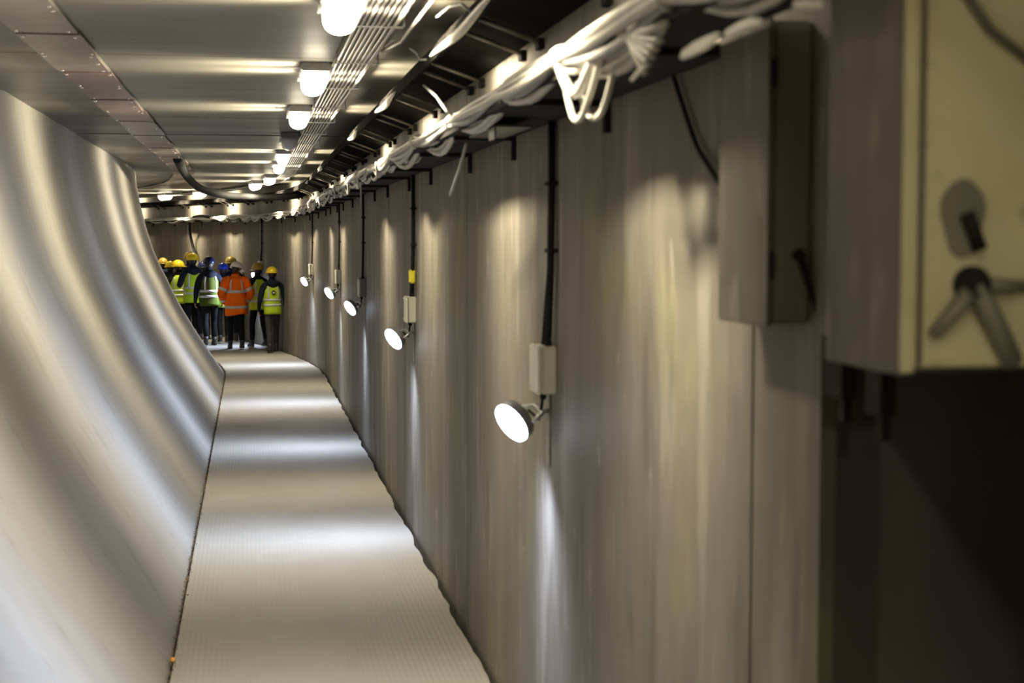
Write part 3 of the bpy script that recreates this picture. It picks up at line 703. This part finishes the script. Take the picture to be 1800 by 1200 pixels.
M['h_yellow'] = mat('helmet_yellow', (0.85, 0.62, 0.02), 0.28, var=0.04); M['h_white'] = mat('helmet_white', (0.82, 0.80, 0.72), 0.28, var=0.03)
M['h_blue'] = mat('helmet_blue', (0.02, 0.05, 0.55), 0.2, var=0.05); M['h_navy'] = mat('helmet_navy', (0.008, 0.012, 0.05), 0.3, var=0.1); M['h_ochre'] = mat('helmet_ochre', (0.36, 0.24, 0.03), 0.4, var=0.1)
M['boot'] = mat('dark_boot', (0.02, 0.018, 0.016), 0.6); M['sole'] = mat('pale_sole', (0.30, 0.29, 0.27), 0.7)

def person(X, Y, top, yaw, label, helmet='h_yellow', vest='hivis', jacket='navy', legs='blackcloth', stride=0.12, lead=1, arms='down', head_yaw=0.0, tilt=0.0,
           hood=True, orange=False, bands='full', emblem=False, bulk=0.0, pale_soles=False):
    k = top / 1.80
    t = empty('person', (X, Y, -0.06), yaw); t.scale = (k, k, k); tag(t, label, 'person', 'visitors walking ahead in the tunnel')
    V = {}; E = []
    def v(n, p, rx, ry=None): V[n] = (Vector(p), rx, ry or rx)
    def e(a, b, m): E.append((a, b, m))
    v('pelvis', (0, 0, 0.95), 0.150 + bulk, 0.115 + bulk); v('waist', (0, 0.0, 1.10), 0.140 + bulk, 0.105 + bulk); v('chest', (0, 0.005, 1.28), 0.160 + bulk, 0.115 + bulk)
    v('yoke', (0, 0.0, 1.40), 0.125, 0.095); v('neck', (0, 0.015, 1.50), 0.058); v('jaw', (0, 0.03, 1.575), 0.066, 0.078); v('skull', (0, 0.022, 1.665), 0.072, 0.092); v('crown', (0, 0.015, 1.72), 0.055, 0.07)
    for a, b, m in (('pelvis', 'waist', 1), ('waist', 'chest', 1), ('chest', 'yoke', 1), ('yoke', 'neck', 1), ('neck', 'jaw', 2), ('jaw', 'skull', 2), ('skull', 'crown', 2)): e(a, b, m)
    feet = []
    for sx in (-1, 1):
        d = stride * (1 if sx == lead else -1); lift = 0.0 if sx == lead else 0.03 * min(1, stride / 0.12)
        v('hip%d' % sx, (sx * 0.088, 0, 0.87), 0.098, 0.10); v('knee%d' % sx, (sx * 0.10, d * 0.55 + 0.035, 0.50), 0.068, 0.07)
        v('calf%d' % sx, (sx * 0.10, d * 0.85 - 0.01, 0.32), 0.066, 0.068); v('ankle%d' % sx, (sx * 0.105, d - 0.02, 0.10 + lift), 0.052, 0.055)
        e('pelvis', 'hip%d' % sx, 0); e('hip%d' % sx, 'knee%d' % sx, 0); e('knee%d' % sx, 'calf%d' % sx, 0); e('calf%d' % sx, 'ankle%d' % sx, 0)
        feet.append((sx, d, lift))
        if arms == 'down': el, wr = (sx * 0.265, -0.03 - 0.25 * d * sx * lead * 0, 1.13), (sx * 0.275, 0.05, 0.89)
        elif arms == 'front': el, wr = (sx * 0.285, -0.01, 1.13), (sx * 0.14, 0.20, 1.05)
        elif arms == 'pockets': el, wr = (sx * 0.30, -0.05, 1.14), (sx * 0.215, 0.10, 0.95)
        else: el, wr = ((sx * 0.27, 0.02, 1.13), (sx * 0.20, 0.24, 1.16)) if sx < 0 else ((sx * 0.265, -0.03, 1.13), (sx * 0.275, 0.05, 0.89))
        el, wr = Vector(el), Vector(wr); hd_ = (wr - el).normalized()
        v('sh%d' % sx, (sx * 0.185, 0, 1.395), 0.078 + bulk * 0.5); v('el%d' % sx, el, 0.060 + bulk * 0.4); v('wr%d' % sx, wr, 0.040); v('pm%d' % sx, wr + hd_ * 0.075, 0.036, 0.020)
        e('yoke', 'sh%d' % sx, 1); e('sh%d' % sx, 'el%d' % sx, 1); e('el%d' % sx, 'wr%d' % sx, 1); e('wr%d' % sx, 'pm%d' % sx, 2)
    hy = Matrix.Translation((0, 0.015, 1.50)) @ Matrix.Rotation(head_yaw, 4, 'Z') @ Matrix.Rotation(-tilt, 4, 'X') @ Matrix.Translation((0, -0.015, -1.50))
    for n in ('jaw', 'skull', 'crown'): V[n] = (hy @ V[n][0], V[n][1], V[n][2])
    names = list(V); idx = {n: i for i, n in enumerate(names)}
    me = bpy.data.meshes.new('skeleton'); me.from_pydata([V[n][0] for n in names], [(idx[a], idx[b]) for a, b, m in E], [])
    so = bpy.data.objects.new('skeleton', me); COL.objects.link(so)
    so.modifiers.new('skin', 'SKIN').use_smooth_shade = True
    sk = me.skin_vertices[0].data
    for n in names: sk[idx[n]].radius = (V[n][1], V[n][2]); sk[idx[n]].use_root = (n == 'pelvis')
    sd = so.modifiers.new('sub', 'SUBSURF'); sd.levels = 1; sd.render_levels = 1
    dg = bpy.context.evaluated_depsgraph_get(); dg.update()
    bmx = bmesh.new(); bmx.from_mesh(so.evaluated_get(dg).to_mesh())
    so.evaluated_get(dg).to_mesh_clear()
    bpy.data.objects.remove(so); bpy.data.meshes.remove(me)
    segs = [(V[a][0], V[b][0], m, max(V[a][1], 0.03)) for a, b, m in E]
    for f in bmx.faces:
        c = f.calc_center_median(); best = (9, 0)
        for a, b, m, r in segs:
            ab = b - a; q = max(0, min(1, (c - a).dot(ab) / ab.length_squared)); d = (c - (a + ab * q)).length - r * 0.6
            if d < best[0]: best = (d, m)
        f.material_index = best[1]; f.smooth = True
    # fingers, thumb, nose, ears, eyes and mouth grow out of the same body mesh
    ex = MB(); ex_m = []
    def grow(pts, r, mi, n=6):
        a = len(ex.f); ex.tube(pts, r, n); ex_m.extend([mi] * (len(ex.f) - a))
    for sx in (-1, 1):
        el, wr, pm = V['el%d' % sx][0], V['wr%d' % sx][0], V['pm%d' % sx][0]
        d = (pm - wr).normalized(); side = d.cross(Vector((sx, 0, 0.2))).normalized(); inn = Vector((-sx, 0, 0)); inn = (inn - d * inn.dot(d)).normalized(); side = d.cross(inn).normalized()
        for q, ln in ((-0.027, 0.068), (-0.009, 0.080), (0.009, 0.076), (0.027, 0.058)):
            b0 = pm + side * q - d * 0.01
            grow([b0, b0 + d * ln * 0.45 + inn * 0.006, b0 + d * ln * 0.8 + inn * 0.022, b0 + d * ln * 0.95 + inn * 0.045], [0.009, 0.009, 0.008, 0.006], 2)
        b0 = wr + d * 0.03 + side * 0.025 * (1 if side.y > 0 else -1)
        sg = side * (1 if side.y > 0 else -1)
        grow([b0, b0 + d * 0.028 + sg * 0.022 + inn * 0.008, b0 + d * 0.055 + sg * 0.024 + inn * 0.016], [0.011, 0.010, 0.007], 2)
    grow([hy @ Vector((0, 0.118, 1.672)), hy @ Vector((0, 0.138, 1.640)), hy @ Vector((0, 0.125, 1.628))], [0.008, 0.014, 0.010], 2)
    for sx in (-1, 1):
        grow([hy @ Vector((sx * 0.078, 0.005, 1.675)), hy @ Vector((sx * 0.088, -0.002, 1.655)), hy @ Vector((sx * 0.078, 0.008, 1.625))], [0.010, 0.018, 0.008], 2)
        grow([hy @ Vector((sx * 0.030, 0.100, 1.668)), hy @ Vector((sx * 0.030, 0.116, 1.668))], [0.012, 0.009], 3)
    grow([hy @ Vector((-0.022, 0.112, 1.595)), hy @ Vector((0, 0.120, 1.593)), hy @ Vector((0.022, 0.112, 1.595))], 0.006, 3)
    em = ex.mesh('extra', None, True); nb = len(bmx.faces); bmx.from_mesh(em); bpy.data.meshes.remove(em)
    bmx.faces.ensure_lookup_table()
    for i, mi in enumerate(ex_m): bmx.faces[nb + i].material_index = mi
    bme = bpy.data.meshes.new('body'); bmx.to_mesh(bme); bmx.free()
    for mm in (legs, 'orange' if orange else jacket, 'skin', 'hair'): bme.materials.append(M[mm])
    bo = bpy.data.objects.new('body', bme); COL.objects.link(bo); bo.parent = t
    # boots
    for sx, d, lift in feet:
        b = MB(); x0 = sx * 0.108
        for i, (zz, yy, rx, ry) in enumerate([(0, 0, 0, 0)]): pass
        rings = [(0.0, 0.05, 0.048, 0.135), (0.035, 0.05, 0.050, 0.138), (0.07, 0.035, 0.047, 0.115), (0.10, 0.0, 0.047, 0.075), (0.17, -0.012, 0.055, 0.062)]
        vs = []
        for zz, yy, rx, ry in rings:
            for j in range(12):
                a = 2 * math.pi * j / 12; vs.append((x0 + rx * math.cos(a), d - 0.01 + yy + ry * math.sin(a), zz + lift * 0.8 + (0.0 if lift == 0 else -0.25 * lift * (ry * math.sin(a)) / 0.135)))
        fs = [tuple(range(12))[::-1], tuple(48 + j for j in range(12))]
        for i in range(4):
            for j in range(12): l = (j + 1) % 12; fs.append((i * 12 + j, i * 12 + l, i * 12 + 12 + l, i * 12 + 12 + j))
        b.add(vs, fs); bt = b.build('boot', 'boot', t, True)
        if pale_soles:
            s2 = MB(); s2.add([(p[0] * 1.0 + (p[0] - x0) * 0.04, p[1], p[2] - (0.0 if i < 12 else 0.012)) for i, p in enumerate(vs[:24])], [tuple(range(12))[::-1], tuple(12 + j for j in range(12))] + [(j, (j + 1) % 12, 12 + (j + 1) % 12, 12 + j) for j in range(12)])
            s2.build('sole', 'sole', bt, True)
    # torso garment
    if orange:
        TZ = [(0.70, 0.235, 0.190), (0.80, 0.228, 0.185), (0.95, 0.215, 0.170), (1.10, 0.205, 0.160), (1.25, 0.205, 0.155), (1.36, 0.195, 0.140), (1.43, 0.150, 0.115), (1.47, 0.090, 0.090)]
    else:
        TZ = [(0.80, 0.190, 0.150), (0.90, 0.186, 0.147), (1.00, 0.180, 0.142), (1.15, 0.180, 0.142), (1.30, 0.182, 0.146), (1.38, 0.158, 0.128), (1.445, 0.095, 0.100)]
        TZ = [(z, a + bulk, b + bulk) for z, a, b in TZ]
    def ab(z):
        for (z0, a0, b0), (z1, a1, b1) in zip(TZ[:-1], TZ[1:]):
            if z <= z1:
                q = max(0, (z - z0) / (z1 - z0)); return a0 + (a1 - a0) * q, b0 + (b1 - b0) * q
        return TZ[-1][1:]
    rj = random.Random(int(X * 1000) + 5); ph = rj.uniform(0, 6)
    def tor(z, a, off=0.0):
        A, B = ab(z); w = 0.010 * math.sin(3 * a + ph + z * 7) * (1.5 - z) * 1.6 if z < 1.35 else 0
        return Vector(((A + off + w) * math.cos(a), (B + off + w) * math.sin(a), z + (0.022 * math.sin(2 * a + ph) if z <= TZ[0][0] + 1e-3 and orange else 0)))
    NS = 28
    zs = []
    for (z0, _, _), (z1, _, _) in zip(TZ[:-1], TZ[1:]): zs += [z0, (z0 + z1) / 2]
    zs.append(TZ[-1][0])
    g = MB(); vs = [tor(z, 2 * math.pi * j / NS) for z in zs for j in range(NS)]; fs = []
    for i in range(len(zs) - 1):
        for j in range(NS): l = (j + 1) % NS; fs.append((i * NS + j, i * NS + l, (i + 1) * NS + l, (i + 1) * NS + j))
    g.add(vs, fs)
    def band(mb, z0, z1, a0=0.0, a1=2 * math.pi, off=0.006, n=28):
        closed = a1 - a0 > 6.2
        vs = []; m = n if closed else n + 1
        for j in range(m):
            a = a0 + (a1 - a0) * j / n
            for zz in (z0, z1): vs += [tor(zz, a, off)]
        fs = []
        for j in range(n):
            l = (j + 1) % m; fs.append((2 * j, 2 * l, 2 * l + 1, 2 * j + 1))
        mb.add(vs, fs)
    def brace(mb, ac, w, z0, z1, off=0.007):
        vs = []; n = 8
        for i in range(n + 1):
            z = z0 + (z1 - z0) * i / n
            for a in (ac - w, ac, ac + w): vs.append(tor(z, a, off))
        mb.add(vs, [f for i in range(n) for f in ((i * 3, i * 3 + 1, i * 3 + 4, i * 3 + 3), (i * 3 + 1, i * 3 + 2, i * 3 + 5, i * 3 + 4))])
    if orange:
        for sx in (-1, 1):
            sh, el, wr = V['sh%d' % sx][0], V['el%d' % sx][0], V['wr%d' % sx][0]
            pts = smooth_path([Vector((sx * 0.13, 0, 1.385)), sh + Vector((sx * 0.012, 0, -0.01)), sh.lerp(el, 0.5), el, el.lerp(wr, 0.5), wr], 4)
            nr = len(pts); g.tube(pts, [0.098 - 0.030 * i / (nr - 1) for i in range(nr)], 12)
        cl = [(0.085, 1.455), (0.083, 1.50), (0.078, 1.535), (0.066, 1.53), (0.066, 1.46)]
        b0 = len(g.v); NC = 16
        g.add([(r * math.cos(2 * math.pi * j / NC), 0.012 + r * 1.05 * math.sin(2 * math.pi * j / NC), z) for r, z in cl for j in range(NC)], [(i * NC + j, i * NC + (j + 1) % NC, (i + 1) * NC + (j + 1) % NC, (i + 1) * NC + j) for i in range(4) for j in range(NC)])
    go = g.build('jacket' if orange else 'vest', 'orange' if orange else vest, t, True)
    sl = go.modifiers.new('thickness', 'SOLIDIFY'); sl.thickness = 0.006; sl.offset = -1
    hoops = [(0.83, 0.885), (1.145, 1.205)] if orange else ([(0.965, 1.015), (1.075, 1.122)] if bands == 'full' else [(1.0, 1.05)])
    for z0, z1 in hoops:
        b = MB(); band(b, z0, z1); r_ = b.build('reflective_band', 'reflect', go, True); q = r_.modifiers.new('thickness', 'SOLIDIFY'); q.thickness = 0.004
    for ac in (-math.pi / 2 - 0.62, -math.pi / 2 + 0.62, math.pi / 2 - 0.6, math.pi / 2 + 0.6):
        b = MB(); brace(b, ac, 0.105, hoops[-1][1], 1.40 if not orange else 1.42); r_ = b.build('reflective_brace', 'reflect', go, True); q = r_.modifiers.new('thickness', 'SOLIDIFY'); q.thickness = 0.004
    if orange:
        for sx in (-1, 1):
            sh, el, wr = V['sh%d' % sx][0], V['el%d' % sx][0], V['wr%d' % sx][0]
            c = sh.lerp(el, 0.72); d = (el - sh).normalized()
            MB().tube([c - d * 0.03, c + d * 0.03], 0.094, 14, False).build('sleeve_band', 'reflect', go, True)
            c = el.lerp(wr, 0.62); d = (wr - el).normalized()
            MB().tube([c - d * 0.028, c + d * 0.028], 0.079, 14, False).build('sleeve_band', 'reflect', go, True)
    if emblem:
        c = tor(1.25, -math.pi / 2, 0.010)
        em = MB().lathe([(0, 0.047), (0.006, 0.047)], c, (0, -1, 0), 20).build('emblem', 'blackcloth', go); em['label'] = 'round dark emblem with a pale mark'
        for dx in (-0.014, 0.014):
            MB().box((c.x + dx - 0.009, c.y - 0.010, c.z - 0.022), (c.x + dx + 0.009, c.y - 0.0065, c.z + 0.022)).build('emblem_mark', 'reflect', em)
        MB().box((c.x - 0.030, c.y - 0.0105, c.z - 0.004), (c.x + 0.030, c.y - 0.0095, c.z + 0.004)).build('emblem_bar', 'reflect', em)
    if hood:
        b = MB(); vs = []; nu, nv = 16, 9
        for i in range(nv):
            th = math.pi * i / (nv - 1)
            for j in range(nu):
                a = 2 * math.pi * j / nu; x, y, z = math.sin(th) * math.cos(a), math.sin(th) * math.sin(a), math.cos(th)
                sq = 1 - 0.35 * max(0, -z)
                vs.append((0.150 * x * sq, -0.085 + 0.085 * y - 0.02 * z, 1.435 + 0.085 * z - 0.05 * (1 - abs(x)) * max(0, -z)))
        fs = [(i * nu + j, i * nu + (j + 1) % nu, (i + 1) * nu + (j + 1) % nu, (i + 1) * nu + j) for i in range(nv - 1) for j in range(nu)]
        b.add(vs, fs); b.build('hood', jacket, t, True)
    # hair at the nape, helmet on top
    b = MB(); vs = []
    for i in range(7):
        th = math.pi * (0.25 + 0.5 * i / 6)
        for j in range(13):
            a = math.pi + math.pi * j / 12; vs.append(hy @ Vector((0.085 * math.sin(th) * math.cos(a), 0.012 + 0.100 * math.sin(th) * math.sin(a), 1.645 + 0.115 * math.cos(th))))
    b.add(vs, [(i * 13 + j, i * 13 + j + 1, i * 13 + 14 + j, i * 13 + 13 + j) for i in range(6) for j in range(12)])
    ho = b.build('hair', 'hair', t, True); q = ho.modifiers.new('thickness', 'SOLIDIFY'); q.thickness = 0.012
    b = MB(); vs = []; n1, n2 = 9, 24
    for i in range(n1):
        th = math.pi / 2 * i / (n1 - 1)
        for j in range(n2):
            a = 2 * math.pi * j / n2; c_, s_ = math.cos(th), math.sin(th)
            ridge = 0.006 * max(0, 1 - abs(math.cos(a) * c_) / 0.22) * (1 if i < n1 - 1 else 1)
            x, y, z = 0.122 * c_ ** 0.85 * math.cos(a), 0.012 + 0.146 * c_ ** 0.85 * math.sin(a), 1.655 + 0.135 * s_ + ridge
            vs.append(hy @ Vector((x, y, z)))
    fs = [(i * n2 + j, i * n2 + (j + 1) % n2, (i + 1) * n2 + (j + 1) % n2, (i + 1) * n2 + j) for i in range(n1 - 1) for j in range(n2)]
    b.add(vs, fs); he = b.build('helmet', helmet, t, True); q = he.modifiers.new('thickness', 'SOLIDIFY'); q.thickness = 0.006
    b = MB(); vs = []
    for j in range(n2):
        a = 2 * math.pi * j / n2; fr = max(0, math.sin(a)) ** 2
        for (rr, dz) in ((0.0, 0.004), (0.014 + 0.045 * fr, -0.004 - 0.012 * fr), (0.014 + 0.045 * fr, -0.009 - 0.012 * fr), (0.0, -0.004)):
            vs.append(hy @ Vector(((0.119 + rr) * math.cos(a), 0.012 + (0.143 + rr) * math.sin(a), 1.655 + dz)))
    b.add(vs, [(j * 4 + q, ((j + 1) % n2) * 4 + q, ((j + 1) % n2) * 4 + (q + 1) % 4, j * 4 + (q + 1) % 4) for j in range(n2) for q in range(4)])
    b.build('brim', helmet, he, True)
    return t

R_ = math.radians
person(-0.33, 32.9, 1.86, R_(8), 'person in an orange reflective jacket and white helmet, walking away', 'h_white', orange=True, arms='pockets', head_yaw=R_(-48), tilt=R_(16), hood=False, stride=0.10, lead=-1)
person(0.42, 31.85, 1.765, R_(10), 'person in a bright yellow vest with a round emblem, navy hood and yellow helmet, rightmost', emblem=True, legs='greytrousers', arms='down', stride=0.21, lead=1, tilt=R_(4))
person(0.14, 33.25, 1.82, R_(25), 'person in a dark jacket and ochre helmet, half hidden by the rightmost figure', 'h_ochre', arms='phone', stride=0.12, lead=-1, hood=False, pale_soles=True, head_yaw=R_(15))
person(-0.45, 35.45, 1.935, R_(14), 'person in an ochre helmet hidden behind the white helmet', 'h_ochre', 'hivis_shaded', stride=0.08)
person(-0.62, 34.75, 1.80, R_(12), 'person in a bright blue helmet left of the orange jacket', 'h_blue', 'hivis', hood=False, stride=0.13, lead=1, pale_soles=True)
person(-0.90, 34.0, 1.955, R_(12), 'person in a hi-vis vest coloured darker for shade, dark hood and navy helmet, left of the orange jacket', 'h_navy', 'hivis_shaded', stride=0.12, lead=1, bulk=0.01)
person(-1.10, 36.2, 1.82, R_(16), 'person in a navy helmet mostly hidden behind the tall hooded figure', 'h_navy', 'hivis_shaded', stride=0.08)
person(-1.285, 35.0, 2.02, R_(13), 'tall person in a yellow vest and yellow helmet, centre of the left group', 'h_yellow', 'hivis', arms='phone', stride=0.10, lead=-1)
person(-1.43, 37.1, 2.03, R_(18), 'person in an ochre helmet peeking out behind the tall yellow-vested figure', 'h_ochre', 'hivis_shaded', stride=0.06)
person(-1.67, 36.5, 1.84, R_(5), 'person in a black jacket and yellow vest at the left, face turned right', 'h_yellow', 'hivis', 'blackcloth', arms='front', head_yaw=R_(-70), stride=0.08, hood=False)
person(-1.91, 37.7, 1.80, R_(20), 'person in a yellow helmet second from the left, mostly behind the curved wall', 'h_yellow', 'hivis', stride=0.08)
person(-2.15, 39.0, 1.86, R_(22), 'leftmost person, only an ochre helmet showing past the curved wall', 'h_ochre', 'hivis_shaded', stride=0.08)
